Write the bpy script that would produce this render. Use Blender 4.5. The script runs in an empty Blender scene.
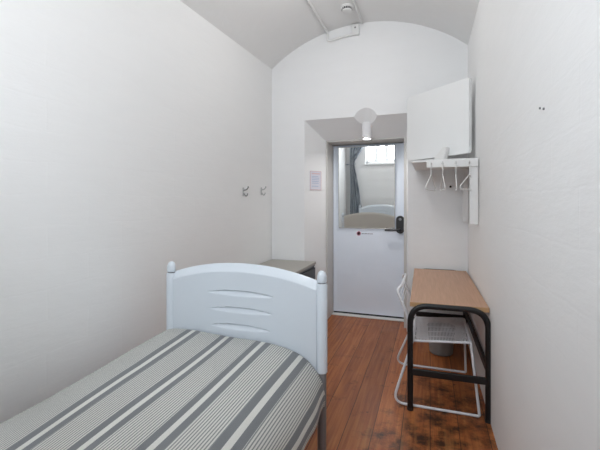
import bpy, bmesh, math, random
from mathutils import Vector, Matrix
random.seed(4)
D = bpy.data
SC = bpy.context.scene
COL = SC.collection
PI = math.pi

# ------------------------------------------------------------------ materials
def new_mat(name):
    m = D.materials.new(name); m.use_nodes = True
    nt = m.node_tree; b = nt.nodes['Principled BSDF']
    return m, nt, b

def plain(name, col, rough=0.5, metal=0.0, bump=0.0, bscale=60, coat=0.0, var=0.04):
    """solid colour with a faint procedural variation"""
    m, nt, b = new_mat(name)
    N, L = nt.nodes, nt.links
    tc = N.new('ShaderNodeTexCoord'); no = N.new('ShaderNodeTexNoise')
    no.inputs['Scale'].default_value = bscale; no.inputs['Detail'].default_value = 4
    L.new(tc.outputs['Object'], no.inputs['Vector'])
    mr = N.new('ShaderNodeMapRange')
    mr.inputs['To Min'].default_value = 1 - var; mr.inputs['To Max'].default_value = 1 + var
    L.new(no.outputs['Fac'], mr.inputs['Value'])
    vm = N.new('ShaderNodeVectorMath'); vm.operation = 'SCALE'
    vm.inputs[0].default_value = col[:3]
    L.new(mr.outputs['Result'], vm.inputs['Scale'])
    L.new(vm.outputs['Vector'], b.inputs['Base Color'])
    b.inputs['Roughness'].default_value = rough
    b.inputs['Metallic'].default_value = metal
    b.inputs['Coat Weight'].default_value = coat
    if bump:
        bp = N.new('ShaderNodeBump'); bp.inputs['Strength'].default_value = bump
        bp.inputs['Distance'].default_value = 0.004
        L.new(no.outputs['Fac'], bp.inputs['Height']); L.new(bp.outputs['Normal'], b.inputs['Normal'])
    return m

def wall_mat(name, col, axis):
    """thickly painted masonry: faint courses under many coats of paint"""
    m, nt, b = new_mat(name)
    N, L = nt.nodes, nt.links
    tc = N.new('ShaderNodeTexCoord'); sp = N.new('ShaderNodeSeparateXYZ'); cb = N.new('ShaderNodeCombineXYZ')
    L.new(tc.outputs['Object'], sp.inputs[0])
    L.new(sp.outputs[axis], cb.inputs[0]); L.new(sp.outputs['Z'], cb.inputs[1])
    n0 = N.new('ShaderNodeTexNoise'); n0.inputs['Scale'].default_value = 3.0; n0.inputs['Detail'].default_value = 3
    L.new(tc.outputs['Object'], n0.inputs['Vector'])
    wv = N.new('ShaderNodeVectorMath'); wv.operation = 'MULTIPLY_ADD'
    L.new(n0.outputs['Color'], wv.inputs[0]); wv.inputs[1].default_value = (.05, .05, 0)
    L.new(cb.outputs[0], wv.inputs[2])
    br = N.new('ShaderNodeTexBrick')
    br.inputs['Scale'].default_value = 1.0; br.inputs['Brick Width'].default_value = .46
    br.inputs['Row Height'].default_value = .155; br.inputs['Mortar Size'].default_value = .008
    br.inputs['Mortar Smooth'].default_value = 1.0
    br.inputs['Color1'].default_value = (1, 1, 1, 1); br.inputs['Color2'].default_value = (.8, .8, .8, 1)
    br.inputs['Mortar'].default_value = (.3, .3, .3, 1)
    L.new(wv.outputs[0], br.inputs['Vector'])
    n1 = N.new('ShaderNodeTexNoise'); n1.inputs['Scale'].default_value = 9; n1.inputs['Detail'].default_value = 7
    n1.inputs['Roughness'].default_value = .65
    st = N.new('ShaderNodeMapping'); st.inputs['Scale'].default_value = (.35, .35, 1.25)
    L.new(tc.outputs['Object'], st.inputs[0]); L.new(st.outputs[0], n1.inputs['Vector'])
    b1 = N.new('ShaderNodeBump'); b1.inputs['Strength'].default_value = .10; b1.inputs['Distance'].default_value = .003
    L.new(br.outputs['Color'], b1.inputs['Height'])
    b2 = N.new('ShaderNodeBump'); b2.inputs['Strength'].default_value = .28; b2.inputs['Distance'].default_value = .009
    L.new(n1.outputs['Fac'], b2.inputs['Height']); L.new(b1.outputs['Normal'], b2.inputs['Normal'])
    L.new(b2.outputs['Normal'], b.inputs['Normal'])
    mr = N.new('ShaderNodeMapRange'); mr.inputs['To Min'].default_value = .975; mr.inputs['To Max'].default_value = 1.02
    L.new(n1.outputs['Fac'], mr.inputs['Value'])
    vm = N.new('ShaderNodeVectorMath'); vm.operation = 'SCALE'; vm.inputs[0].default_value = col
    L.new(mr.outputs['Result'], vm.inputs['Scale']); L.new(vm.outputs['Vector'], b.inputs['Base Color'])
    b.inputs['Roughness'].default_value = .55
    return m

def floor_mat():
    m, nt, b = new_mat('varnished_boards')
    N, L = nt.nodes, nt.links
    def math_(op, a, c=None, clamp=False):
        n = N.new('ShaderNodeMath'); n.operation = op; n.use_clamp = clamp
        for i, v in enumerate((a, c)):
            if v is None: continue
            if isinstance(v, (int, float)): n.inputs[i].default_value = v
            else: L.new(v, n.inputs[i])
        return n.outputs[0]
    def noise(vec, sc, det=4, ro=.5):
        n = N.new('ShaderNodeTexNoise'); n.inputs['Scale'].default_value = sc
        n.inputs['Detail'].default_value = det; n.inputs['Roughness'].default_value = ro
        L.new(vec, n.inputs['Vector']); return n.outputs['Fac']
    def ramp(v, stops):
        r = N.new('ShaderNodeValToRGB'); e = r.color_ramp.elements
        e[0].position, e[0].color = stops[0][0], (*stops[0][1], 1)
        e[1].position, e[1].color = stops[-1][0], (*stops[-1][1], 1)
        for p, c in stops[1:-1]:
            q = e.new(p); q.color = (*c, 1)
        L.new(v, r.inputs[0]); return r.outputs[0]
    def mix(f, a, c, mode='MIX'):
        n = N.new('ShaderNodeMix'); n.data_type = 'RGBA'; n.blend_type = mode
        for s, v in ((0, f), (6, a), (7, c)):
            if isinstance(v, (int, float)): n.inputs[s].default_value = v
            elif isinstance(v, tuple): n.inputs[s].default_value = (*v, 1)
            else: L.new(v, n.inputs[s])
        return n.outputs[2]
    tc = N.new('ShaderNodeTexCoord'); sp = N.new('ShaderNodeSeparateXYZ'); L.new(tc.outputs['Object'], sp.inputs[0])
    x, y = sp.outputs['X'], sp.outputs['Y']
    wob = math_('MULTIPLY', math_('SUBTRACT', noise(tc.outputs['Object'], 1.3, 2), .5), .012)
    u = math_('DIVIDE', math_('ADD', math_('ADD', x, .315 + 1.58 + .158*3), wob), .158)
    idx = math_('FLOOR', u); fr = math_('FRACT', u)
    seam = math_('MAXIMUM', math_('GREATER_THAN', fr, .985), math_('LESS_THAN', fr, .012))
    wn = N.new('ShaderNodeTexWhiteNoise'); wn.noise_dimensions = '1D'; L.new(idx, wn.inputs['W'])
    # grain stretched along the board
    cb = N.new('ShaderNodeCombineXYZ'); L.new(math_('MULTIPLY', x, 26), cb.inputs[0])
    L.new(math_('MULTIPLY', y, 1.1), cb.inputs[1]); L.new(math_('MULTIPLY', idx, 3.7), cb.inputs[2])
    g = noise(cb.outputs[0], 1.6, 8, .65)
    base = ramp(g, [(.22, (.19, .052, .018)), (.45, (.35, .108, .034)), (.6, (.45, .158, .050)), (.8, (.56, .24, .08))])
    tone = N.new('ShaderNodeMapRange'); tone.inputs['To Min'].default_value = .78; tone.inputs['To Max'].default_value = 1.18
    L.new(wn.outputs['Value'], tone.inputs['Value'])
    cc = N.new('ShaderNodeVectorMath'); cc.operation = 'SCALE'; L.new(base, cc.inputs[0]); L.new(tone.outputs[0], cc.inputs['Scale'])
    # dark worn stains, thickest in front of the desk and the bed end
    def blob(cx, cy, rx, ry):
        dx = math_('DIVIDE', math_('SUBTRACT', x, cx), rx); dy = math_('DIVIDE', math_('SUBTRACT', y, cy), ry)
        d2 = math_('ADD', math_('MULTIPLY', dx, dx), math_('MULTIPLY', dy, dy))
        return math_('SUBTRACT', 1, d2, True)
    area = math_('MAXIMUM', blob(.1, 2.5, .42, .75), blob(-.12, 2.05, .36, .45))
    spots = noise(tc.outputs['Object'], 7, 8, .72)
    st = math_('MULTIPLY', math_('ADD', area, 0.0), 1.0)
    stain = math_('MULTIPLY', math_('SUBTRACT', math_('ADD', spots, math_('MULTIPLY', st, .19)), .57), 5, True)
    c1 = mix(math_('MULTIPLY', stain, .93), cc.outputs[0], (.018, .010, .008))
    # bare honey patches where the varnish has worn
    worn = math_('MULTIPLY', math_('MULTIPLY', math_('SUBTRACT', noise(cb.outputs[0], .9, 6, .7), .5), 8, True), blob(-.05, 1.95, .6, .55))
    c2 = mix(math_('MULTIPLY', worn, .6), c1, (.40, .20, .075))
    # small knots / nail heads
    vo = N.new('ShaderNodeTexVoronoi'); vo.inputs['Scale'].default_value = 5.2; L.new(tc.outputs['Object'], vo.inputs['Vector'])
    knot = math_('LESS_THAN', vo.outputs['Distance'], .045)
    c3 = mix(math_('MULTIPLY', knot, .7), c2, (.03, .015, .01))
    c4 = mix(math_('MULTIPLY', seam, .85), c3, (.016, .008, .006))
    L.new(c4, b.inputs['Base Color'])
    rr = N.new('ShaderNodeMapRange'); rr.inputs['To Min'].default_value = .22; rr.inputs['To Max'].default_value = .5
    L.new(noise(tc.outputs['Object'], 5, 6, .7), rr.inputs['Value']); L.new(rr.outputs[0], b.inputs['Roughness'])
    bp = N.new('ShaderNodeBump'); bp.inputs['Strength'].default_value = .35; bp.inputs['Distance'].default_value = .004
    L.new(math_('SUBTRACT', math_('MULTIPLY', g, .35), seam), bp.inputs['Height']); L.new(bp.outputs['Normal'], b.inputs['Normal'])
    b.inputs['Coat Weight'].default_value = .05; b.inputs['Coat Roughness'].default_value = .25
    b.inputs['Specular IOR Level'].default_value = .22
    return m

def spread_mat():
    m, nt, b = new_mat('striped_woven_cotton')
    N, L = nt.nodes, nt.links
    uv = N.new('ShaderNodeUVMap'); uv.uv_map = 'cloth'
    sp = N.new('ShaderNodeSeparateXYZ'); L.new(uv.outputs[0], sp.inputs[0])
    def math_(op, a, c=None, clamp=False):
        n = N.new('ShaderNodeMath'); n.operation = op; n.use_clamp = clamp
        for i, v in enumerate((a, c)):
            if v is None: continue
            if isinstance(v, (int, float)): n.inputs[i].default_value = v
            else: L.new(v, n.inputs[i])
        return n.outputs[0]
    u = sp.outputs['X']
    big = math_('FRACT', math_('DIVIDE', math_('SUBTRACT', u, 1.0 - .044), .220))
    r = N.new('ShaderNodeValToRGB'); r.color_ramp.interpolation = 'CONSTANT'; e = r.color_ramp.elements
    DK, LT = (.185, .195, .205, 1), (.66, .66, .62, 1)
    e[0].position, e[0].color = 0, DK
    e[1].position, e[1].color = .148, LT
    q = e.new(.255); q.color = DK
    q = e.new(.400); q.color = (0, 0, 0, 1)
    L.new(big, r.inputs[0])
    isfine = math_('MAXIMUM', math_('GREATER_THAN', big, .400), math_('LESS_THAN', u, 1.0 - .044))
    fr = math_('FRACT', math_('DIVIDE', u, .0118))
    thin = math_('GREATER_THAN', fr, .56)
    mx = N.new('ShaderNodeMix'); mx.data_type = 'RGBA'
    L.new(thin, mx.inputs[0]); mx.inputs[6].default_value = (.62, .62, .58, 1); mx.inputs[7].default_value = (.24, .25, .255, 1)
    m2 = N.new('ShaderNodeMix'); m2.data_type = 'RGBA'
    L.new(isfine, m2.inputs[0]); L.new(r.outputs[0], m2.inputs[6]); L.new(mx.outputs[2], m2.inputs[7])
    no = N.new('ShaderNodeTexNoise'); no.inputs['Scale'].default_value = 420; no.inputs['Detail'].default_value = 2
    L.new(uv.outputs[0], no.inputs['Vector'])
    mr = N.new('ShaderNodeMapRange'); mr.inputs['To Min'].default_value = .7; mr.inputs['To Max'].default_value = 1.3
    L.new(no.outputs['Fac'], mr.inputs['Value'])
    vm = N.new('ShaderNodeVectorMath'); vm.operation = 'SCALE'
    L.new(m2.outputs[2], vm.inputs[0]); L.new(mr.outputs[0], vm.inputs['Scale'])
    L.new(vm.outputs[0], b.inputs['Base Color'])
    b.inputs['Roughness'].default_value = .95
    b.inputs['Sheen Weight'].default_value = .15
    bp = N.new('ShaderNodeBump'); bp.inputs['Strength'].default_value = .3; bp.inputs['Distance'].default_value = .002
    L.new(math_('ADD', no.outputs['Fac'], math_('MULTIPLY', thin, .5)), bp.inputs['Height']); L.new(bp.outputs['Normal'], b.inputs['Normal'])
    return m

def laminate_mat():
    m, nt, b = new_mat('beech_laminate')
    N, L = nt.nodes, nt.links
    tc = N.new('ShaderNodeTexCoord'); mp = N.new('ShaderNodeMapping'); mp.inputs['Scale'].default_value = (60, 2.5, 60)
    L.new(tc.outputs['Object'], mp.inputs[0])
    no = N.new('ShaderNodeTexNoise'); no.inputs['Scale'].default_value = 1.5; no.inputs['Detail'].default_value = 5
    L.new(mp.outputs[0], no.inputs['Vector'])
    r = N.new('ShaderNodeValToRGB'); e = r.color_ramp.elements
    e[0].position, e[0].color = .3, (.47, .26, .155, 1); e[1].position, e[1].color = .7, (.57, .335, .21, 1)
    L.new(no.outputs['Fac'], r.inputs[0]); L.new(r.outputs[0], b.inputs['Base Color'])
    b.inputs['Roughness'].default_value = .4
    return m

def emit(name, col, s):
    m, nt, b = new_mat(name)
    b.inputs['Base Color'].default_value = (*col, 1)
    b.inputs['Emission Color'].default_value = (*col, 1); b.inputs['Emission Strength'].default_value = s
    return m

def glass_mat():
    m, nt, b = new_mat('window_glass')
    N, L = nt.nodes, nt.links
    tr = N.new('ShaderNodeBsdfTransparent'); gl = N.new('ShaderNodeBsdfGlossy'); gl.inputs['Roughness'].default_value = .02
    mx = N.new('ShaderNodeMixShader'); fr = N.new('ShaderNodeFresnel'); fr.inputs[0].default_value = 1.3
    L.new(fr.outputs[0], mx.inputs[0]); L.new(tr.outputs[0], mx.inputs[1]); L.new(gl.outputs[0], mx.inputs[2])
    L.new(mx.outputs[0], N['Material Output'].inputs['Surface'])
    return m

WALLC = (.90, .90, .895)
M = dict(
    wall_x=wall_mat('painted_masonry_long', WALLC, 'Y'),
    wall_y=wall_mat('painted_masonry_end', (.89, .895, .90), 'X'),
    ceil=plain('painted_ceiling', (.87, .87, .865), .7, bump=.3, bscale=14, var=.015),
    floor=floor_mat(),
    door=plain('door_paint', (.83, .90, 1.0), .38, var=.01, bscale=4),
    jamb=plain('frame_paint', (.62, .61, .59), .5, var=.02, bscale=5),
    white=plain('white_gloss_paint', (.88, .89, .89), .3, var=.01, bscale=8, coat=.2),
    bedwhite=plain('bed_paint', (.70, .76, .82), .32, var=.01, bscale=6, coat=.2),
    plastic=plain('white_plastic', (.82, .82, .81), .45, var=.01),
    shade=plain('lamp_white', (.86, .86, .88), .4, var=.01),
    black=plain('black_steel', (.006, .006, .007), .45, var=.1),
    blackpl=plain('black_plastic', (.02, .02, .022), .4),
    boardback=plain('unpainted_board_back', (.70, .69, .64), .6, var=.02, bscale=10),
    grey=plain('grey_steel', (.24, .245, .26), .4, metal=.2),
    chair=plain('white_powder_coat', (.78, .79, .82), .35, var=.01),
    bin=plain('grey_bin_plastic', (.28, .29, .29), .45),
    lam=laminate_mat(),
    edge=plain('laminate_edging', (.50, .30, .15), .45, var=.08, bscale=30),
    cabtop=plain('taupe_laminate', (.40, .38, .345), .5, bscale=20),
    cabbody=plain('dark_cabinet', (.035, .037, .042), .45),
    cabtrim=plain('mid_grey_trim', (.16, .16, .165), .4),
    spread=spread_mat(),
    mattress=plain('mattress_ticking', (.7, .7, .68), .9, bscale=80),
    curtain=plain('blue_grey_curtain', (.42, .48, .55), .9, bscale=25, var=.15),
    paper=plain('notice_paper', (.72, .72, .80), .6, var=.02),
    pink=plain('pink_print', (.72, .55, .57), .6),
    bluetext=plain('blue_print', (.42, .50, .66), .6),
    logo=plain('logo_pink', (.80, .36, .45), .5),
    greytext=plain('grey_print', (.28, .28, .32), .5),
    dark=plain('dark_hole', (.02, .02, .02), .8),
    hook=plain('painted_hook', (.55, .55, .54), .4),
    hookdark=plain('worn_hook_metal', (.27, .27, .27), .45, metal=.4),
    glass=glass_mat(),
    addedglow=emit('added_lamp_glow', (1, .96, .90), 1.5),
)
# light and dark of the folds, painted into the curtain colour as streaks
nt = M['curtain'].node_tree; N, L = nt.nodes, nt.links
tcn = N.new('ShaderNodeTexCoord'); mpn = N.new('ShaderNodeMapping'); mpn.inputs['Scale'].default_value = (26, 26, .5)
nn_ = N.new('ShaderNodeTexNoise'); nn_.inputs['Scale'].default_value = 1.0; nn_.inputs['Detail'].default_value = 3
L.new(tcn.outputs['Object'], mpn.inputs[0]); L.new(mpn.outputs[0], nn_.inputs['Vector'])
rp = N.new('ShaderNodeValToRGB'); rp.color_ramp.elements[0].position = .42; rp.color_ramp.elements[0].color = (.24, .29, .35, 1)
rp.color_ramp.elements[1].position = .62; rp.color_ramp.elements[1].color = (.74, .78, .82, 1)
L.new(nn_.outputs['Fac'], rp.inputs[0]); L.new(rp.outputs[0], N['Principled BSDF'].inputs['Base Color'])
mm, nt, b = new_mat('mirror_silver')
b.inputs['Base Color'].default_value = (.95, .965, .955, 1); b.inputs['Metallic'].default_value = 1; b.inputs['Roughness'].default_value = .015
M['mirror'] = mm

# ------------------------------------------------------------------ helpers
def link(name, bm, mat, parent=None, smooth=None, recalc=True):
    if recalc: bmesh.ops.recalc_face_normals(bm, faces=bm.faces[:])
    me = D.meshes.new(name); bm.to_mesh(me); bm.free()
    mats = mat if isinstance(mat, (list, tuple)) else [mat]
    for q in mats: me.materials.append(q)
    if smooth is not None:
        me.shade_smooth()
        if smooth < 3: me.set_sharp_from_angle(angle=smooth)
    o = D.objects.new(name, me); COL.objects.link(o)
    if parent: o.parent = parent
    return o

def tag(o, label, cat, group=None):
    o['label'] = label; o['category'] = cat
    if group: o['group'] = group
    return o

def thing(name, label, cat, loc=(0, 0, 0), rz=0, group=None):
    o = D.objects.new(name, None); COL.objects.link(o); o.location = loc; o.rotation_euler = (0, 0, rz)
    o.empty_display_size = .1
    return tag(o, label, cat, group)

def struct(o):
    o['kind'] = 'structure'; return o

def BM(): return bmesh.new()

def box(bm, x0, x1, y0, y1, z0, z1, bevel=0, seg=2, mi=0):
    r = bmesh.ops.create_cube(bm, size=1)
    vs = r['verts']
    for v in vs:
        v.co = Vector(((x0+x1)/2 + v.co.x*(x1-x0), (y0+y1)/2 + v.co.y*(y1-y0), (z0+z1)/2 + v.co.z*(z1-z0)))
    es = list({e for v in vs for e in v.link_edges})
    fs = list({f for v in vs for f in v.link_faces})
    for f in fs: f.material_index = mi
    if bevel:
        bmesh.ops.bevel(bm, geom=es, offset=bevel, segments=seg, profile=.5, affect='EDGES', clamp_overlap=True)
    return bm

def fillet(pts, rad, seg=6, closed=False):
    pts = [Vector(p) for p in pts]
    n = len(pts); out = []
    for i, p in enumerate(pts):
        r = rad[i] if isinstance(rad, (list, tuple)) else rad
        if (not closed and i in (0, n-1)) or r <= 0: out.append(p); continue
        a = pts[i-1] - p; c = pts[(i+1) % n] - p
        la, lc = a.length, c.length; a.normalize(); c.normalize()
        ang = a.angle(c)
        if ang > PI - .01: out.append(p); continue
        d = min(r / math.tan(ang/2), la*.48, lc*.48)
        p0 = p + a*d; p1 = p + c*d
        for k in range(seg+1):
            t = k/seg
            out.append(p0*(1-t)**2 + p*2*t*(1-t) + p1*t*t)
    return out

def tube(bm, pts, r, n=10, closed=False, cap=True, flat=1.0):
    """sweep a circle along a polyline; r a number or a list"""
    pts = [Vector(p) for p in pts]
    P = [pts[0]]
    for p in pts[1:]:
        if (p-P[-1]).length > 1e-5: P.append(p)
    pts = P; m = len(pts)
    rings = []
    up = None
    for i in range(m):
        if closed: t = pts[(i+1) % m] - pts[i-1]
        else: t = pts[min(i+1, m-1)] - pts[max(i-1, 0)]
        t.normalize()
        if up is None:
            up = Vector((0, 0, 1)) if abs(t.z) < .9 else Vector((1, 0, 0))
            up = (up - t*up.dot(t)).normalized()
        else:
            up = (up - t*up.dot(t)).normalized()
        s = t.cross(up)
        rr = r[i] if isinstance(r, (list, tuple)) else r
        rings.append([bm.verts.new(pts[i] + (up*math.cos(2*PI*k/n) + s*math.sin(2*PI*k/n)*flat)*rr) for k in range(n)])
    for i in range(m if closed else m-1):
        a, c = rings[i], rings[(i+1) % m]
        for k in range(n):
            bm.faces.new((a[k], a[(k+1) % n], c[(k+1) % n], c[k]))
    if cap and not closed:
        bm.faces.new(rings[0][::-1]); bm.faces.new(rings[-1])
    return bm

def lathe(bm, prof, n=24, c=(0, 0, 0)):
    rings = []
    for r, z in prof:
        if r < 1e-6: rings.append([bm.verts.new((c[0], c[1], c[2]+z))])
        else: rings.append([bm.verts.new((c[0]+r*math.cos(2*PI*k/n), c[1]+r*math.sin(2*PI*k/n), c[2]+z)) for k in range(n)])
    for a, d in zip(rings, rings[1:]):
        for k in range(n):
            k2 = (k+1) % n
            if len(a) == 1 and len(d) == 1: continue
            if len(a) == 1: bm.faces.new((a[0], d[k], d[k2]))
            elif len(d) == 1: bm.faces.new((a[k], a[k2], d[0]))
            else: bm.faces.new((a[k], a[k2], d[k2], d[k]))
    return bm

def prism(bm, poly, axis, a, b_):
    """extrude a 2D polygon along an axis from a to b_"""
    def P(p, q):
        if axis == 'Z': return (p[0], p[1], q)
        if axis == 'X': return (q, p[0], p[1])
        return (p[0], q, p[1])
    v0 = [bm.verts.new(P(p, a)) for p in poly]; v1 = [bm.verts.new(P(p, b_)) for p in poly]
    n = len(poly)
    for i in range(n): bm.faces.new((v0[i], v0[(i+1) % n], v1[(i+1) % n], v1[i]))
    bm.faces.new(v0[::-1]); bm.faces.new(v1)
    return bm

# ------------------------------------------------------------------ the room
Y0, Y1 = -.25, 3.88          # window end, door end
LW = lambda y: -1.657 - (3.88 - y)*.045
RW = lambda y: .335 + (3.88 - y)*.0065
ZS, SAG = 2.80, .36

# floor
b = BM(); box(b, -2.0, .55, -.6, 4.6, -.08, 0)
struct(link('floor', b, M['floor']))
# long walls
for nm, f, o in (('wall_left', LW, -.22), ('wall_right', RW, .22)):
    b = BM(); prism(b, [(f(Y0-.3), Y0-.3), (f(3.9), 3.9), (f(3.9)+o, 3.9), (f(Y0-.3)+o, Y0-.3)], 'Z', -.04, ZS+.02)
    struct(link(nm, b, M['wall_x']))
# vaulted ceiling, one curved slab
b = BM(); K = 36; J = 8
def arch(y, k, th=0):
    xa, xb = LW(y), RW(y); c = (xa+xb)/2; hw = (xb-xa)/2 + (.04 if th else .0)
    R = (hw*hw + SAG*SAG)/(2*SAG); A = math.asin(min(1, hw/R))
    t = -A + 2*A*k/K
    return (c + (R+th)*math.sin(t), y, ZS + SAG - R + (R+th)*math.cos(t))
rows = []
for j in range(J+1):
    y = (Y0-.3) + (3.9-(Y0-.3))*j/J
    rows.append(([b.verts.new(arch(y, k)) for k in range(K+1)], [b.verts.new(arch(y, k, .15)) for k in range(K+1)]))
for j in range(J):
    for k in range(K):
        for s in (0, 1):
            a, c = rows[j][s], rows[j+1][s]; b.faces.new((a[k], a[k+1], c[k+1], c[k]))
    for k in (0, K):
        b.faces.new((rows[j][0][k], rows[j+1][0][k], rows[j+1][1][k], rows[j][1][k]))
for j in (0, J):
    for k in range(K): b.faces.new((rows[j][0][k], rows[j][0][k+1], rows[j][1][k+1], rows[j][1][k]))
struct(link('ceiling', b, M['ceil'], smooth=.9))

# door-end wall with its splayed recess and sloping soffit
top = BM(); prism(top, [(3.88, 2.206), (4.15, 2.02), (4.62, 2.02), (4.62, 3.32), (3.88, 3.32)], 'X', -1.278, -.207)
to = link('tmp_lintel', top, M['wall_y'])
cut = BM(); bmesh.ops.create_cone(cut, cap_ends=True, segments=160, radius1=1, radius2=1, depth=2)
cx_scoop = -.625
axd = Vector((0, .545, -.839)); nn = Vector((0, .839, .545)); xx_ = Vector((1, 0, 0))
Rm = Matrix(((.130*xx_.x, .085*nn.x, .5*axd.x, cx_scoop), (0, .085*nn.y, .5*axd.y, 3.809), (0, .085*nn.z, .5*axd.z, 2.245), (0, 0, 0, 1)))
bmesh.ops.transform(cut, matrix=Rm, verts=cut.verts[:]); bmesh.ops.recalc_face_normals(cut, faces=cut.faces[:])
co = link('tmp_cut', cut, M['wall_y'])
bo = to.modifiers.new('b', 'BOOLEAN'); bo.operation = 'DIFFERENCE'; bo.object = co; bo.solver = 'EXACT'
bpy.context.view_layer.update()
me = D.meshes.new_from_object(to.evaluated_get(bpy.context.evaluated_depsgraph_get()))
D.objects.remove(to); D.objects.remove(co)
b = BM(); b.from_mesh(me)
prism(b, [(-1.95, 3.88), (-1.278, 3.88), (-1.115, 4.15), (-1.115, 4.62), (-1.95, 4.62)], 'Z', -.04, 3.32)
prism(b, [(.5, 3.88), (-.207, 3.88), (-.235, 4.15), (-.235, 4.62), (.5, 4.62)], 'Z', -.04, 3.32)
struct(link('wall_far', b, M['wall_y']))
# solid masonry behind the closed door
b = BM(); box(b, -1.3, -.05, 4.625, 4.70, -.04, 2.2)
struct(link('wall_corridor', b, M['wall_y']))

# door lining (trim) : two cheeks and a head, with a stop
b = BM()
box(b, -1.114, -1.098, 4.152, 4.60, 0, 2.0195)
box(b, -.262, -.236, 4.152, 4.60, 0, 2.0195)
box(b, -1.098, -.262, 4.152, 4.60, 2.004, 2.0195)
box(b, -1.098, -1.080, 4.475, 4.52, 0, 2.006); box(b, -.280, -.262, 4.475, 4.52, 0, 2.006); box(b, -1.098, -.262, 4.475, 4.52, 1.98, 2.006)
struct(link('trim_1', b, M['jamb']))
b = BM(); box(b, -1.098, -.262, 4.36, 4.56, 0.0, .012, .003)
struct(link('trim_2', b, M['plastic']))        # pale threshold strip

# door leaf
door = BM(); box(door, -1.094, -.266, 4.43, 4.472, .030, 2.0, .003)
dr = struct(link('door_1', door, M['door']))
b = BM(); box(b, -1.09, -.27, 4.432, 4.462, .0125, .029)
link('door_seal', b, M['blackpl'], dr)
# raised edge bead of the leaf
b = BM()
for x0, x1, z0, z1 in ((-1.094, -1.062, .03, 2.0), (-.298, -.266, .03, 2.0)):
    box(b, x0, x1, 4.424, 4.431, z0, z1, .002)
link('door_stile', b, M['door'], dr)
# mirror fixed on the leaf, leaning very slightly
mir_w, mir_h = .640, .940
mx, mz = -.700, 1.497
ml = thing('tmp', '', '', (mx, 4.414, mz)); 
b = BM(); box(b, -mir_w/2, mir_w/2, -.001, .003, -mir_h/2, mir_h/2)
mo = link('mirror', b, M['mirror'])
D.objects.remove(ml)
mo.location = (mx, 4.402, mz); mo.parent = dr
mo.rotation_euler = (math.radians(1.9), 0, math.radians(.4))
b = BM()
for x0, x1, z0, z1 in ((-mir_w/2-.006, -mir_w/2+.002, -mir_h/2, mir_h/2), (mir_w/2-.002, mir_w/2+.006, -mir_h/2, mir_h/2),
                       (-mir_w/2-.006, mir_w/2+.006, -mir_h/2-.006, -mir_h/2+.002), (-mir_w/2-.006, mir_w/2+.006, mir_h/2-.002, mir_h/2+.006)):
    box(b, x0, x1, -.003, .006, z0, z1, .001)
link('mirror_frame', b, M['hook'], mo)
# handle: long rounded escutcheon with a lever
hx = -.318
b = BM()
hp = [(hx + .045*math.cos(a)*1.0, 1.075 + (.055 if math.sin(a) >= 0 else -.055) + .045*math.sin(a)) for a in [2*PI*k/32 for k in range(32)]]
prism(b, hp, 'Y', 4.392, 4.424)
bmesh.ops.bevel(b, geom=[e for e in b.edges if all(abs(v.co.y-4.392) < 1e-5 for v in e.verts)], offset=.006, segments=3, affect='EDGES')
hd = link('door_lock', b, M['blackpl'], dr, smooth=.6)
b = BM(); tube(b, fillet([(hx, 4.393, 1.02), (hx, 4.36, 1.02), (hx-.165, 4.36, 1.015)], .015), .0125, 10)
link('lever', b, M['blackpl'], hd, smooth=1)
b = BM(); lathe(b, [(0, .008), (.014, .006), (.016, 0)], 16)
bmesh.ops.rotate(b, verts=b.verts[:], cent=(0, 0, 0), matrix=Matrix.Rotation(PI/2, 3, 'X'))
bmesh.ops.translate(b, verts=b.verts[:], vec=(hx, 4.3915, 1.135)); link('keyhole_cover', b, M['grey'], hd, smooth=1)
# printed logo under the mirror: pink round flower mark and a line of small grey lettering
b = BM()
for k in range(5):
    a = 2*PI*k/5 + .3
    c = Vector((-.790 + .012*math.cos(a), 4.4285, .962 + .012*math.sin(a)))
    vs = [b.verts.new(c + Vector((.0150*math.cos(q), 0, .0150*math.sin(q)))) for q in [2*PI*j/12 for j in range(12)]]
    vv = [b.verts.new(v.co + Vector((0, .0012, 0))) for v in vs]
    b.faces.new(vs); b.faces.new(vv[::-1])
    for i in range(12): b.faces.new((vs[i], vv[i], vv[(i+1) % 12], vs[(i+1) % 12]))
link('logo', b, M['logo'], dr)
b = BM(); x = -.755
for k in range(13):
    w = random.choice([.006, .007, .009]); h = random.choice([.008, .008, .013])
    box(b, x, x+w, 4.428, 4.4295, .957, .957+h); x += w + .003
    if k == 6: x += .004
link('logo_lettering', b, M['greytext'], dr)

# window end wall, with high barred window
WX0, WX1, WZ0, WZ1 = -1.38, .06, 1.93, 2.60
b = BM()
box(b, -2.0, WX0, Y0-.30, Y0, -.04, 3.3); box(b, WX1, .5, Y0-.30, Y0, -.04, 3.3)
box(b, WX0, WX1, Y0-.30, Y0, -.04, WZ0); box(b, WX0, WX1, Y0-.30, Y0, WZ1, 3.3)
struct(link('wall_back', b, M['wall_y']))
b = BM(); box(b, WX0-.03, WX1+.03, Y0-.02, Y0+.05, WZ0-.035, WZ0, .006)
struct(link('trim_3', b, M['white']))
wb = BM(); yw = Y0-.14
for x0, x1, z0, z1 in ((WX0, WX0+.05, WZ0, WZ1), (WX1-.05, WX1, WZ0, WZ1), (WX0, WX1, WZ0, WZ0+.05), (WX0, WX1, WZ1-.05, WZ1)):
    box(wb, x0, x1, yw-.025, yw+.025, z0, z1, .004)
for k in range(1, 6):
    xx = WX0 + (WX1-WX0)*k/6; box(wb, xx-.042, xx+.042, yw-.018, yw+.018, WZ0+.04, WZ1-.04)
win = struct(link('window_1', wb, M['white']))
b = BM(); box(b, WX0+.045, WX1-.045, yw-.003, yw+.003, WZ0+.045, WZ1-.045)
link('pane', b, M['glass'], win)

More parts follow.
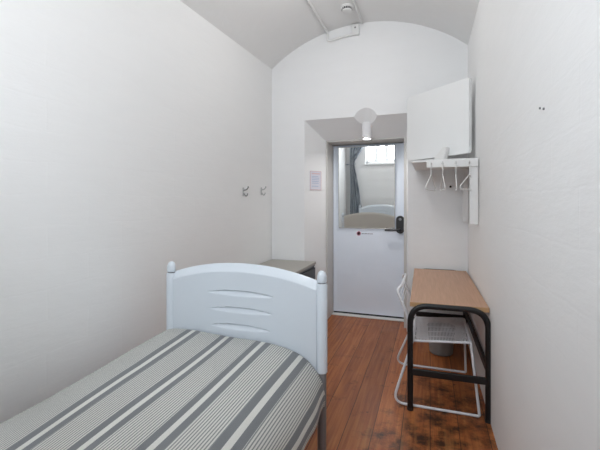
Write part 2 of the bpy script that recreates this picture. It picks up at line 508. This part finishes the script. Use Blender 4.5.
# ------------------------------------------------------------------ bed
XL, XR, YF, YH = -1.486, -.539, 1.93, -.02
XC = (XL+XR)/2
bed = thing('single_bed', 'white single bed with arched end boards and round capped posts beside left wall', 'bed', (XC, (YF+YH)/2, 0))
def W(x, y, z): return (x-XC, y-(YF+YH)/2, z)   # world -> bed space
def board_mesh(y, sgn):
    b = BM(); xa, xb = XL+.025, XR-.025; NX, NZ = 150, 150; zb = .41
    hw = (xb-xa)/2
    def topz(x):
        u = (x-XC)/hw
        return .912 + .069*(1-abs(u)**2.1)
    def yoff(x, z, zt):
        y0 = .019
        d = zt - z
        if d < .046:                       # broad sloping top bevel
            y0 = .019 - .030*(1 - d/.046)**1.15 if d > 0 else -.011
        for gz in (.812, .717, .622):
            gw = .206*(1 - (gz == .717)*.04 - (gz == .622)*.08)
            u = (x-XC)/gw
            if abs(u) < 1:
                h = .0165*(1-u*u)**.8; zc = gz + .005*(1-u*u) - .002
                s = (z-(zc-h))/(2*h+1e-6)
                if 0 < s < 1:
                    y0 -= .016*(s**.9)*min(1, (1-s)*8)*(1-u*u)**.5
        return y0
    fr, bk = [], []
    for i in range(NX+1):
        x = xa + (xb-xa)*i/NX; zt = topz(x); f, g = [], []
        for j in range(NZ+1):
            z = zb + (zt-zb)*j/NZ
            o = yoff(x, z, zt)
            f.append(b.verts.new(W(x, y - sgn*o, z)))
            d = zt-z; ob = .019 if d > .03 else .019 - .008*(1-d/.03)
            g.append(b.verts.new(W(x, y + sgn*ob, z)))
        fr.append(f); bk.append(g)
    for i in range(NX):
        for j in range(NZ):
            b.faces.new((fr[i][j], fr[i+1][j], fr[i+1][j+1], fr[i][j+1]))
            f = b.faces.new((bk[i][j], bk[i][j+1], bk[i+1][j+1], bk[i+1][j])); f.material_index = 1
        b.faces.new((fr[i][0], bk[i][0], bk[i+1][0], fr[i+1][0])); b.faces.new((fr[i][NZ], fr[i+1][NZ], bk[i+1][NZ], bk[i][NZ]))
    for i in (0, NX):
        for j in range(NZ): b.faces.new((fr[i][j], fr[i][j+1], bk[i][j+1], bk[i][j]))
    return b
for y, sgn, nm in ((YF, 1, 'end_board'), (YH, -1, 'end_board')):
    eb = link(nm, board_mesh(y, sgn), [M['bedwhite'], M['boardback']], bed, smooth=.7)
    for x in (XL, XR):
        b = BM(); px, py, _ = W(x, y, 0)
        lathe(b, [(0, .432), (.024, .432), (.029, .437), (.029, .896), (.027, .901), (.0, .901)], 24, (px, py, 0))
        po = link('post', b, M['bedwhite'], bed, smooth=.6)
        b = BM(); lathe(b, [(0, .9015), (.021, .9015), (.021, .907), (0, .907)], 24, (px, py, 0)); link('cap_ring', b, M['grey'], po, smooth=.6)
        b = BM(); lathe(b, [(0, .9075), (.024, .9075), (.026, .914), (.0255, .937), (.022, .953), (.015, .963), (.007, .968), (0, .969)], 24, (px, py, 0))
        link('finial', b, M['bedwhite'], po, smooth=.9)
        b = BM(); lathe(b, [(0, .001), (.023, .001), (.024, .4315), (0, .4315)], 18, (px, py, 0))
        link('leg', b, M['grey'], bed, smooth=.6)
for x in (XL, XR):
    b = BM(); x0, y0, _ = W(x, YH+.03, 0); _, y1, _ = W(x, YF-.03, 0)
    box(b, x0-.014, x0+.014, y0, y1, .29, .35, .004); link('side_rail', b, M['grey'], bed)
for k in range(12):
    yy = YH+.10 + (YF-YH-.2)*k/11; b = BM(); x0, y0, _ = W(XL+.015, yy, 0); x1 = W(XR-.015, 0, 0)[0]
    box(b, x0, x1, y0-.03, y0+.03, .335, .348, .002); link('slat', b, M['edge'], bed)
b = BM(); box(b, XL+.03, XR-.16, YH+.05, YF-.06, .3485, .515, .05, 4)
tag(link('mattress', b, M['mattress'], smooth=.9), 'pale single mattress hidden under the grey striped bedspread', 'mattress')

# bedspread
NY = 90
base_prof = [(-1.528, .400), (-1.526, .465), (-1.514, .520), (-1.475, .554), (-1.39, .572), (-1.24, .578), (-1.06, .577), (-.90, .575),
             (-.78, .567), (-.70, .553), (-.635, .529), (-.580, .487), (-.536, .430), (-.514, .370), (-.507, .325), (-.508, .290)]
def catmull(P, n):
    out = []
    Q = [P[0]] + P + [P[-1]]
    for i in range(1, len(Q)-2):
        for k in range(n):
            t = k/n
            out.append(tuple(.5*((2*Q[i][a]) + (-Q[i-1][a]+Q[i+1][a])*t + (2*Q[i-1][a]-5*Q[i][a]+4*Q[i+1][a]-Q[i+2][a])*t*t + (-Q[i-1][a]+3*Q[i][a]-3*Q[i+1][a]+Q[i+2][a])*t**3) for a in (0, 1)))
    out.append(P[-1]); return out
prof = catmull(base_prof, 6)
ulen = [0]
for a, c in zip(prof, prof[1:]): ulen.append(ulen[-1] + math.hypot(c[0]-a[0], c[1]-a[1]))
anchor = next(u for (x, z), u in zip(prof, ulen) if x >= -1.312)      # first broad stripe group
b = BM(); uvl = b.loops.layers.uv.new('cloth')
grid = []
def spread_pt(i, j):
    x, z = prof[i]; t = j/NY
    y = YH+.03 + (YF-.027 - YH - .03)*t
    dfar = (YF-.027) - y
    # wall side sags a little away from the board, right-hand drop undulates
    wside = max(0, min(1, (-1.30 - x)/.22))
    z -= wside*.030*min(1, dfar/.8)
    z += .006*math.sin(y*3.1 + x*2) + .004*math.sin(x*9+y*5)
    if z < .44 and x > -1:
        x += .010*math.sin(y*9.0)*(.44-z)/.2 + .004*math.sin(y*23)*(.44-z)/.2
    z += .016*max(0, 1-dfar/.5)*max(0, min(1, (-1.0-x)/.3))
    e = min(dfar, y-(YH+.03))
    if e < .03: z -= .008*(1 - e/.03)**2
    return (x, y, z)
for j in range(NY+1):
    grid.append([b.verts.new(spread_pt(i, j)) for i in range(len(prof))])
for j in range(NY):
    for i in range(len(prof)-1):
        f = b.faces.new((grid[j][i], grid[j][i+1], grid[j+1][i+1], grid[j+1][i]))
        for lp, (ii, jj) in zip(f.loops, ((i, j), (i+1, j), (i+1, j+1), (i, j+1))):
            lp[uvl].uv = (ulen[ii] - anchor + 1.0 - (.118 - .10*max(0, min(1, (ulen[ii]-anchor)/.66)))*(1.93-YH-.03)*(1-jj/NY), jj/NY*1.93)
bs = link('bedspread', b, M['spread'], smooth=4)
so = bs.modifiers.new('thick', 'SOLIDIFY'); so.thickness = .006; so.offset = -1
tag(bs, 'grey and cream striped woven bedspread spread over the single bed', 'bedspread')

# ------------------------------------------------------------------ desk
DX0, DX1, DYN, DYF, DZ = -.128, .335, 2.545, 3.842, .688
desk = thing('desk', 'small beech-topped desk with black tubular steel legs against right wall', 'desk', (.105, 3.17, 0))
desk.rotation_euler = (0, 0, math.radians(1.0)); desk.location.x = .0995
def Dk(x, y, z): return (x-.105, y-3.17, z)
b = BM(); a, c = Dk(DX0, DYN, 0), Dk(DX1, DYF, 0)
box(b, a[0], c[0], a[1], c[1], DZ-.030, DZ, .002)
for f in b.faces:
    if abs(f.normal.z) < .5: f.material_index = 1
link('tabletop', b, [M['lam'], M['edge']], desk)
def end_frame(y, nm):
    xl, xr = DX0+.002, DX1-.008
    r = .018
    pts = [Dk(xl, y, .012), Dk(xl, y, DZ-.016), Dk(xr, y, DZ-.016), Dk(xr, y, .012)]
    b = BM(); tube(b, fillet(pts, [0, .118, .118, 0], 12), r, 14, flat=.8)
    ef = link(nm, b, M['black'], desk, smooth=1.0)
    b = BM(); a, c = Dk(xl, y, 0), Dk(xr, y, 0)
    box(b, a[0]+.010, c[0]-.010, a[1]-.009, a[1]+.009, .226, .270, .005); link('crossbar', b, M['black'], ef)
    for x in (xl, xr):
        b = BM(); p = Dk(x, y, 0); lathe(b, [(0, 0), (.018, 0), (.020, .006), (.020, .02), (0, .022)], 14, p)
        for v in b.verts: v.co.y = p[1] + (v.co.y-p[1])*.75
        link('foot_cap', b, M['blackpl'], ef, smooth=.8)
end_frame(DYN-.014, 'end_frame'); end_frame(DYF+.014, 'end_frame')
b = BM(); a, c = Dk(DX1-.010, DYN, .3), Dk(DX1-.010, DYF, .3)
box(b, a[0]-.010, a[0]+.010, a[1]-.006, c[1]+.006, .290, .336, .004); link('stretcher', b, M['black'], desk)
# ------------------------------------------------------------------ chair
CY0, CY1 = 2.615, 3.135
FY0, FY1 = 2.575, 3.205
ch = thing('wire_chair', 'white metal wire chair on sled legs tucked under the desk', 'chair', (.04, 2.89, 0))
def Cw(x, y, z): return (x-.04, y-2.89, z)
rt = .0085
ZR, ZF = .415, .443             # seat falls towards the back
SXR, SXF = -.108, .243
for y, fy, xb, xf in ((CY0, FY0, -.235, .289), (CY1, FY1, -.272, .262)):
    pts = [Cw(SXF, y, ZF), Cw(xf, fy, rt), Cw(xb, fy, rt), Cw(SXR, y, ZR)]
    b = BM(); tube(b, fillet(pts, [0, .012, .06, 0], 8), rt, 10)
    link('sled_leg', b, M['chair'], ch, smooth=1.2)
b = BM()
rim = [Cw(SXR, CY0, ZR), Cw(SXF, CY0, ZF), Cw(SXF, CY1, ZF), Cw(SXR, CY1, ZR)]
tube(b, fillet(rim, .025, 5, True), rt, 10, closed=True)
seat = link('seat', b, M['chair'], ch, smooth=1.2)
b = BM(); n = 38
for k in range(1, n):
    t = k/n; x = SXR + (SXF-SXR)*t; z = ZR + (ZF-ZR)*t + .003
    tube(b, [Cw(x, CY0, z), Cw(x, CY1, z)], .0034, 6)
for k in range(1, 5):
    y = CY0 + (CY1-CY0)*k/5; tube(b, [Cw(SXR, y, ZR-.003), Cw(SXF, y, ZF-.003)], .0035, 6)
link('seat_wires', b, M['chair'], seat, smooth=1.2)
b = BM()
bp = [Cw(-.108, CY0, ZR), Cw(-.150, CY0, .60), Cw(-.213, CY0+.005, .742), Cw(-.178, CY0+.06, .768), Cw(-.178, CY1-.06, .768), Cw(-.213, CY1-.005, .742), Cw(-.150, CY1, .60), Cw(-.108, CY1, ZR)]
tube(b, fillet(bp, [0, .12, .10, .10, .10, .10, .12, 0], 8), rt, 10)
back = link('backrest', b, M['chair'], ch, smooth=1.2)
b = BM()
for k in range(4):
    t = k/3; z = .655 + .075*t; x = -.172 - .028*t
    tube(b, [Cw(x, CY0+.006, z), Cw(x, CY1-.006, z)], .0022, 6)
link('back_wires', b, M['chair'], back, smooth=1.2)

# ------------------------------------------------------------------ bin
b = BM(); lathe(b, [(0, .002), (.088, .002), (.098, .012), (.114, .225), (.119, .228), (.119, .236), (.111, .236), (.093, .015), (0, .014)], 36)
bn = link('waste_bin', b, M['bin'], smooth=.7); bn.location = (.092, 3.575, 0)
tag(bn, 'round grey plastic waste bin on the floor under the desk', 'bin')

# ------------------------------------------------------------------ low cabinet beyond the bed
cab = thing('low_cabinet', 'low dark cabinet with taupe top in corner behind the bed', 'cabinet', (-1.39, 3.54, 0))
b = BM(); box(b, -.252, .230, -.30, .315, .06, .655, .004); body = link('body', b, M['cabbody'], cab)
b = BM(); box(b, -.258, .248, -.315, .325, .672, .700, .004); link('cabinet_top', b, M['cabtop'], cab)
b = BM(); box(b, -.252, .236, -.305, .318, .655, .6718, .002); link('top_trim', b, M['cabtrim'], cab)
for z0, z1 in ((.08, .25), (.26, .44), (.45, .64)):
    b = BM(); box(b, .2305, .244, -.29, .305, z0, z1, .003); d = link('drawer', b, M['cabbody'], cab)
    b = BM(); box(b, .2445, .254, -.06, .08, (z0+z1)/2+.02, (z0+z1)/2+.032, .002); link('handle', b, M['hook'], d)
for x in (-.22, .20):
    for y in (-.27, .28):
        b = BM(); lathe(b, [(0, 0), (.016, 0), (.02, .0605), (0, .0605)], 12, (x, y, 0)); link('leg', b, M['cabbody'], cab, smooth=.7)

# ------------------------------------------------------------------ coat rack shelf on right wall
SY0, SY1, SZ = 3.055, 3.84, 1.648
rack = thing('coat_rack', 'white wooden shelf rack with hook rail and two uprights on right wall', 'coat rack', (.335, 3.45, 1.17))
def Rk(x, y, z): return (x-.335, y-3.45, z-1.17)
def rbox(x0, x1, y0, y1, z0, z1, bv=.002):
    b = BM(); a, c = Rk(x0, y0, z0), Rk(x1, y1, z1); box(b, a[0], c[0], a[1], c[1], a[2], c[2], bv); return b
link('shelf_board', rbox(-.134, .330, SY0, SY1, SZ-.014, SZ), M['plastic'], rack)
rl = link('hook_rail', rbox(-.025, .333, SY0-.018, SY0-.001, SZ-.058, SZ+.004, .003), M['plastic'], rack)
link('upright', rbox(.276, .333, SY0, SY0+.030, 1.165, SZ-.0145), M['plastic'], rack)
link('upright', rbox(.286, .331, SY1-.055, SY1-.025, 1.150, SZ-.0145), M['plastic'], rack)
HX = [.006, .088, .180, .272]
for x in HX:
    b = BM(); p = Rk(x, SY0-.018, SZ-.030)
    tube(b, fillet([p, (p[0], p[1]-.022, p[2]), (p[0], p[1]-.022, p[2]+.012)], .006), .0035, 8)
    lathe(b, [(.0, .004), (.007, .003), (.008, 0), (0, 0)], 12, (0, 0, 0))
    vs = [v for v in b.verts if v.co.length < .02 and abs(v.co.x) < .01 and abs(v.co.y) < .01 and abs(v.co.z) < .01]
    bmesh.ops.rotate(b, verts=vs, cent=(0, 0, 0), matrix=Matrix.Rotation(PI/2, 3, 'X')); bmesh.ops.translate(b, verts=vs, vec=Vector(p))
    link('hook', b, M['hook'], rl, smooth=.8)

# wire hangers
def hanger_mesh(w=.36):
    b = BM(); r = .0028
    hook = [(-.022, 0, -.018), (-.020, 0, -.004), (-.012, 0, .004), (0, 0, .007), (.011, 0, .003), (.015, 0, -.008), (.009, 0, -.022), (0, 0, -.034), (0, 0, -.085)]
    tube(b, fillet([(x, y, z) for x, y, z in hook], .006, 3), r, 8)
    me0 = b
    return me0
def hanger_arms(w=.36):
    b = BM(); r = .0035
    tube(b, fillet([(0, 0, -.085), (w/2, 0, -.175), (w/2+.006, 0, -.190), (w/2-.01, 0, -.198), (-w/2+.01, 0, -.198), (-w/2-.006, 0, -.190), (-w/2, 0, -.175)], .012, 4, True), r, 8, closed=True)
    return b
hl = ['white wire clothes hanger on the first hook from left, nearest the door',
      'white wire clothes hanger on the second hook from left, seen edge-on',
      'white wire clothes hanger on the third hook from left, middle of rack',
      'white wire clothes hanger on the rightmost hook, beside the upright']
first = None
for i, (x, a) in enumerate(zip(HX, (79, 93, 88, 66))):
    if first is None:
        h = thing('clothes_hanger', hl[0], 'hanger', group='hangers on the coat rack')
        link('hanger_hook', hanger_mesh(), M['plastic'], h, smooth=1.5); link('hanger_bar', hanger_arms(), M['plastic'], h, smooth=1.5)
        first = h
    else:
        h = first.copy(); COL.objects.link(h)
        for c in list(first.children):
            d = c.copy(); COL.objects.link(d); d.parent = h
        h['label'] = hl[i]
    h.location = (x, SY0-.034, SZ-.030); h.rotation_euler = (0, 0, math.radians(a))
    # keep the hanger in front of the rack: arms reach both ways along the wall under the shelf

# white panel set diagonally across the corner above the rack
pa, pb = Vector((.300, 3.27)), Vector((-.195, 3.735))
pc = (pa+pb)/2; dv = pb-pa; plen = dv.length; pang = math.atan2(dv.y, dv.x) - PI
pan = thing('wall_panel', 'flat white square panel set at an angle above the coat rack', 'panel', (pc.x, pc.y, SZ+.0005), pang)
PZ0, PZ1 = .068, .664
b = BM(); w = plen/2
pl = fillet([(-w, 0, PZ0), (w, 0, PZ0), (w, 0, PZ1), (-w, 0, PZ1)], .022, 5, True)
prism(b, [(p.x, p.z) for p in pl], 'Y', -.016, .016)
bmesh.ops.bevel(b, geom=[e for e in b.edges if abs(e.verts[0].co.y-e.verts[1].co.y) < 1e-6], offset=.004, segments=2, affect='EDGES')
link('panel_face', b, M['white'], pan, smooth=.5)
b = BM(); prism(b, [(.0, .012), (.13, .012), (.16, .135), (.12, .140), (.03, .060)], 'Y', -.062, -.018)
bmesh.ops.bevel(b, geom=b.edges[:], offset=.006, segments=2, affect='EDGES'); link('support', b, M['plastic'], pan, smooth=.6)
b = BM(); box(b, -.05, .19, -.075, .05, .0, .0115, .004); link('foot', b, M['plastic'], pan)
b = BM(); tube(b, [(w-.05, .017, PZ1-.06), (w-.05, .06, PZ1-.06)], .009, 10); link('bracket_bolt', b, M['blackpl'], pan, smooth=1)

# ------------------------------------------------------------------ small wall things
def on_wall(f, y): return f(y)
def coat_hook(y, z, mat, label, s=.85):
    x = LW(y)
    t = thing('wall_hook', label, 'hook', (x+.001, y, z), group='hooks on the left wall')
    b = BM(); box(b, 0, .005, -.016*s, .016*s, -.045*s, .050*s, .002); link('back_plate', b, M['hook'], t)
    b = BM(); tube(b, fillet([(.005, 0, .020*s), (.035, 0, .025*s), (.055, .0, .052*s), (.050, 0, .062*s)], .02), .006, 10)
    tube(b, fillet([(.005, 0, -.015*s), (.030, 0, -.050*s), (.045, 0, -.030*s), (.045, 0, -.015*s)], .02), .006, 10)
    link('double_hook', b, mat, t, smooth=1)
coat_hook(3.25, 1.425, M['hookdark'], 'small double coat hook on left wall, the one nearer the bed')
coat_hook(3.62, 1.440, M['hook'], 'small pale coat hook on left wall, the one nearer the corner')

# framed notice on the left splay of the recess
A, B_ = Vector((-1.278, 3.88)), Vector((-1.115, 4.15))
sd = (B_-A).normalized(); nrm = Vector((sd.y, -sd.x))
ang = math.atan2(sd.y, sd.x)
pcn = A + (B_-A)*.50 + nrm*.004
nt_ = thing('framed_notice', 'small pink-bordered paper notice with blue lines on wall left of the door', 'notice', (pcn.x, pcn.y, 1.565), ang)
b = BM(); box(b, -.082, .082, -.003, .003, -.105, .105, .001); link('notice_board', b, M['paper'], nt_)
b = BM()
for x0, x1, z0, z1 in ((-.082, -.076, -.105, .105), (.076, .082, -.105, .105), (-.082, .082, .099, .105), (-.082, .082, -.105, -.097), (-.06, .06, .070, .084)):
    box(b, x0, x1, -.0050, -.0032, z0, z1)
link('border', b, M['pink'], nt_)
b = BM()
for z in (.045, .028, .010, -.008, -.028, -.062):
    x1 = .055 - .02*random.random(); box(b, -.058, x1, -.0048, -.0032, z-.003, z+.003)
link('printed_lines', b, M['bluetext'], nt_)

# cylinder lamp on the soffit
lp = thing('downlight', 'short white cylinder light hanging from soffit above the door', 'light', (-.627, 3.990, 2.04))
b = BM(); lathe(b, [(.0, .12), (.050, .12), (.050, -.044), (.044, -.050), (.036, -.050), (.036, -.035), (0, -.035)], 32); link('lamp_body', b, M['shade'], lp, smooth=.6)
b = BM(); lathe(b, [(0, -.030), (.033, -.030), (.033, -.034), (0, -.034)], 24); link('lens', b, M['jamb'], lp, smooth=.6)

# smoke detector
def ceil_z(x, y):
    xa, xb = LW(y), RW(y); c = (xa+xb)/2; hw = (xb-xa)/2; R = (hw*hw+SAG*SAG)/(2*SAG)
    return ZS+SAG-R+math.sqrt(R*R-(x-c)**2)
sx, sy = -.735, 3.50
sm = thing('smoke_detector', 'round white smoke detector with dark vents on the vaulted ceiling', 'smoke detector', (sx, sy, ceil_z(sx, sy)-.001))
b = BM(); lathe(b, [(0, 0), (.062, 0), (.064, -.012), (.055, -.020), (0, -.020)], 32); link('base', b, M['plastic'], sm, smooth=.7)
b = BM(); lathe(b, [(0, -.0205), (.050, -.0205), (.050, -.036), (0, -.036)], 32); link('vent_ring', b, M['dark'], sm, smooth=.7)
b = BM()
for k in range(16):
    a = 2*PI*k/16; c, s = math.cos(a), math.sin(a)
    tube(b, [(.052*c, .052*s, -.020), (.052*c, .052*s, -.037)], .003, 6)
lathe(b, [(0, -.0365), (.046, -.0365), (.044, -.046), (.02, -.052), (0, -.053)], 32); link('cover', b, M['plastic'], sm, smooth=.7)

# conduit along the ceiling, down onto the wall, to the junction box
FY = 3.88
r = .0125
pts = [(-1.02, y, ceil_z(-1.02, y)-r-.001) for y in (Y0+.02, 1.2, 2.4, 3.4, FY-r-.004)]
pts += [(-1.02, FY-r-.002, 3.015), (-.815, FY-r-.002, 3.045), (-.775, FY-r-.002, 3.05)]
b = BM(); tube(b, fillet(pts, [0, 0, 0, 0, .03, .03, 0, 0], 5), r, 10)
tag(link('cable_conduit', b, M['plastic'], smooth=1), 'white cable conduit along the left of the ceiling ending at junction box', 'conduit', None)
b = BM(); xx = -.655
pts = [(xx, y, ceil_z(xx, y)-r-.001) for y in (Y0+.02, 1.2, 2.4, 3.4, FY-.035)]
tube(b, pts, r, 10)
tag(link('cable_conduit', b, M['plastic'], smooth=1), 'white cable conduit along the crown of the ceiling passing smoke detector', 'conduit', None)
jb = thing('junction_box', 'small white junction box with dark screw at the top of end wall', 'junction box', (-.722, FY-.001, 3.095))
b = BM(); box(b, -.038, .038, -.036, 0, -.060, .050, .004); link('box', b, M['plastic'], jb)
b = BM(); tube(b, [(0, -.0365, .012), (0, -.040, .012)], .009, 12); link('screw', b, M['hookdark'], jb, smooth=1)
b = BM(); box(b, -.060, -.039, -.026, 0, -.062, -.034, .003); link('conduit_socket', b, M['plastic'], jb)

# screw holes in right wall and far wall
yy = 1.49; xw = RW(yy)
for k, (ys, zs) in enumerate(((1.425, 1.633), (1.468, 1.645))):
    b = BM(); tube(b, [(xw-.004, ys, zs), (xw+.01, ys, zs)], .0040, 10)
    tag(link('wall_screw', b, M['hookdark'], smooth=1), 'tiny dark screw in bare right wall, ' + ('the nearer of the pair' if k == 0 else 'the farther of the pair'), 'screw', 'pair of screws in the right wall')
b = BM(); tube(b, [(.183, FY-.006, 1.475), (.183, FY+.01, 1.475)], .011, 10)
tag(link('wall_plug', b, M['dark'], smooth=1), 'small dark plug hole in end wall behind the hangers', 'wall plug')

# two made-up ceiling lights, out of view, added only to light the room
ADDED_LAMPS = [(-.68, .75), (-.68, 2.65)]
for (lx, ly), lb in zip(ADDED_LAMPS, ('added round white ceiling light on the vault, the one nearer the window', 'added round white ceiling light on the vault, the one nearer the door')):
    cl = thing('added_ceiling_light', lb, 'light', (lx, ly, ceil_z(lx, ly)-.002), 0, 'added round lights on the vault')
    b = BM(); lathe(b, [(0, 0), (.15, 0), (.155, -.02), (.145, -.03), (0, -.03)], 40); link('fitting', b, M['plastic'], cl, smooth=.7)
    b = BM(); lathe(b, [(0, -.031), (.14, -.031), (.135, -.055), (.09, -.075), (0, -.082)], 40); link('diffuser', b, M['addedglow'], cl, smooth=2)

# curtain tied back beside the window
def curtain():
    b = BM(); NZ, NX = 60, 70
    z1, z0, zt = 2.72, .55, 1.93
    rows = []
    for j in range(NZ+1):
        z = z1 + (z0-z1)*j/NZ
        if z > zt: t = (z-zt)/(z1-zt); xr = -1.64 + .55*t**1.2
        else: t = (zt-z)/(zt-z0); xr = -1.64 + .19*min(1, t*1.2)**.8
        xl = LW(Y0)+.10; row = []
        for i in range(NX+1):
            s = i/NX; amp = .045
            row.append(b.verts.new((xl + (xr-xl)*s, Y0+.075 + amp*math.sin(s*PI*9 + .5*math.sin(z*3)), z)))
        rows.append(row)
    for j in range(NZ):
        for i in range(NX): b.faces.new((rows[j][i], rows[j][i+1], rows[j+1][i+1], rows[j+1][i]))
    return b
cu = thing('window_curtain', 'blue-grey curtain tied back beside the high window, seen in the door mirror', 'curtain', (0, 0, 0))
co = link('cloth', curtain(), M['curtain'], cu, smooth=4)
so = co.modifiers.new('t', 'SOLIDIFY'); so.thickness = .004
b = BM(); tube(b, [(LW(Y0)+.015, Y0+.075, 2.735), (.25, Y0+.075, 2.735)], .011, 10); 
rod = link('curtain_rod', b, M['plastic'], smooth=1); tag(rod, 'white curtain rod above the high window', 'curtain rod')
b = BM(); tube(b, fillet([(LW(Y0)+.012, Y0+.03, 1.92), (-1.61, Y0+.03, 1.93), (-1.61, Y0+.12, 1.93), (LW(Y0)+.012, Y0+.12, 1.92)], .02, 4, True), .009, 8, closed=True)
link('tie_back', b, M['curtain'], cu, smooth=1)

# ------------------------------------------------------------------ light
w = D.worlds.new('w'); SC.world = w; w.use_nodes = True
bg = w.node_tree.nodes['Background']; bg.inputs[0].default_value = (.80, .90, 1.0, 1); bg.inputs[1].default_value = 1.2
def area(name, loc, rot, sx, sy, power, col):
    l = D.lights.new(name, 'AREA'); l.shape = 'RECTANGLE'; l.size = sx; l.size_y = sy; l.energy = power; l.color = col
    o = D.objects.new(name, l); COL.objects.link(o); o.location = loc; o.rotation_euler = rot; return o
# daylight entering at the barred window
area('window_daylight', ((WX0+WX1)/2, Y0-.24, (WZ0+WZ1)/2), (math.radians(52), 0, 0), WX1-WX0-.1, WZ1-WZ0-.1, 38, (.86, .93, 1.0))
for (lx, ly), e in zip(ADDED_LAMPS, (9.0, 6.0)):  # fill from the two added ceiling fittings
    l = D.lights.new('added_ceiling_lamp', 'POINT'); l.energy = e; l.color = (1, .985, .975); l.shadow_soft_size = .10
    o = D.objects.new('added_ceiling_lamp', l); COL.objects.link(o); o.location = (lx, ly, ceil_z(lx, ly)-.22)
l = D.lights.new('door_lamp', 'AREA'); l.shape = 'DISK'; l.size = .062; l.energy = 3.0; l.color = (1, .97, .95)
o = D.objects.new('door_lamp', l); COL.objects.link(o); o.location = (-.627, 3.99, 2.003)

# ------------------------------------------------------------------ camera
cam = D.cameras.new('cam'); cam.sensor_width = 36; cam.lens = 380/600*36; cam.shift_y = -23/600; cam.clip_start = .02
c = D.objects.new('camera', cam); COL.objects.link(c); c.location = (0, 0, 1.33); c.rotation_euler = (PI/2, 0, math.radians(18.9))
SC.camera = c
SC.view_settings.view_transform = 'Standard'; SC.view_settings.look = 'None'
SC.view_settings.exposure = 0.22; SC.view_settings.gamma = 1; SC.view_settings.use_curve_mapping = False
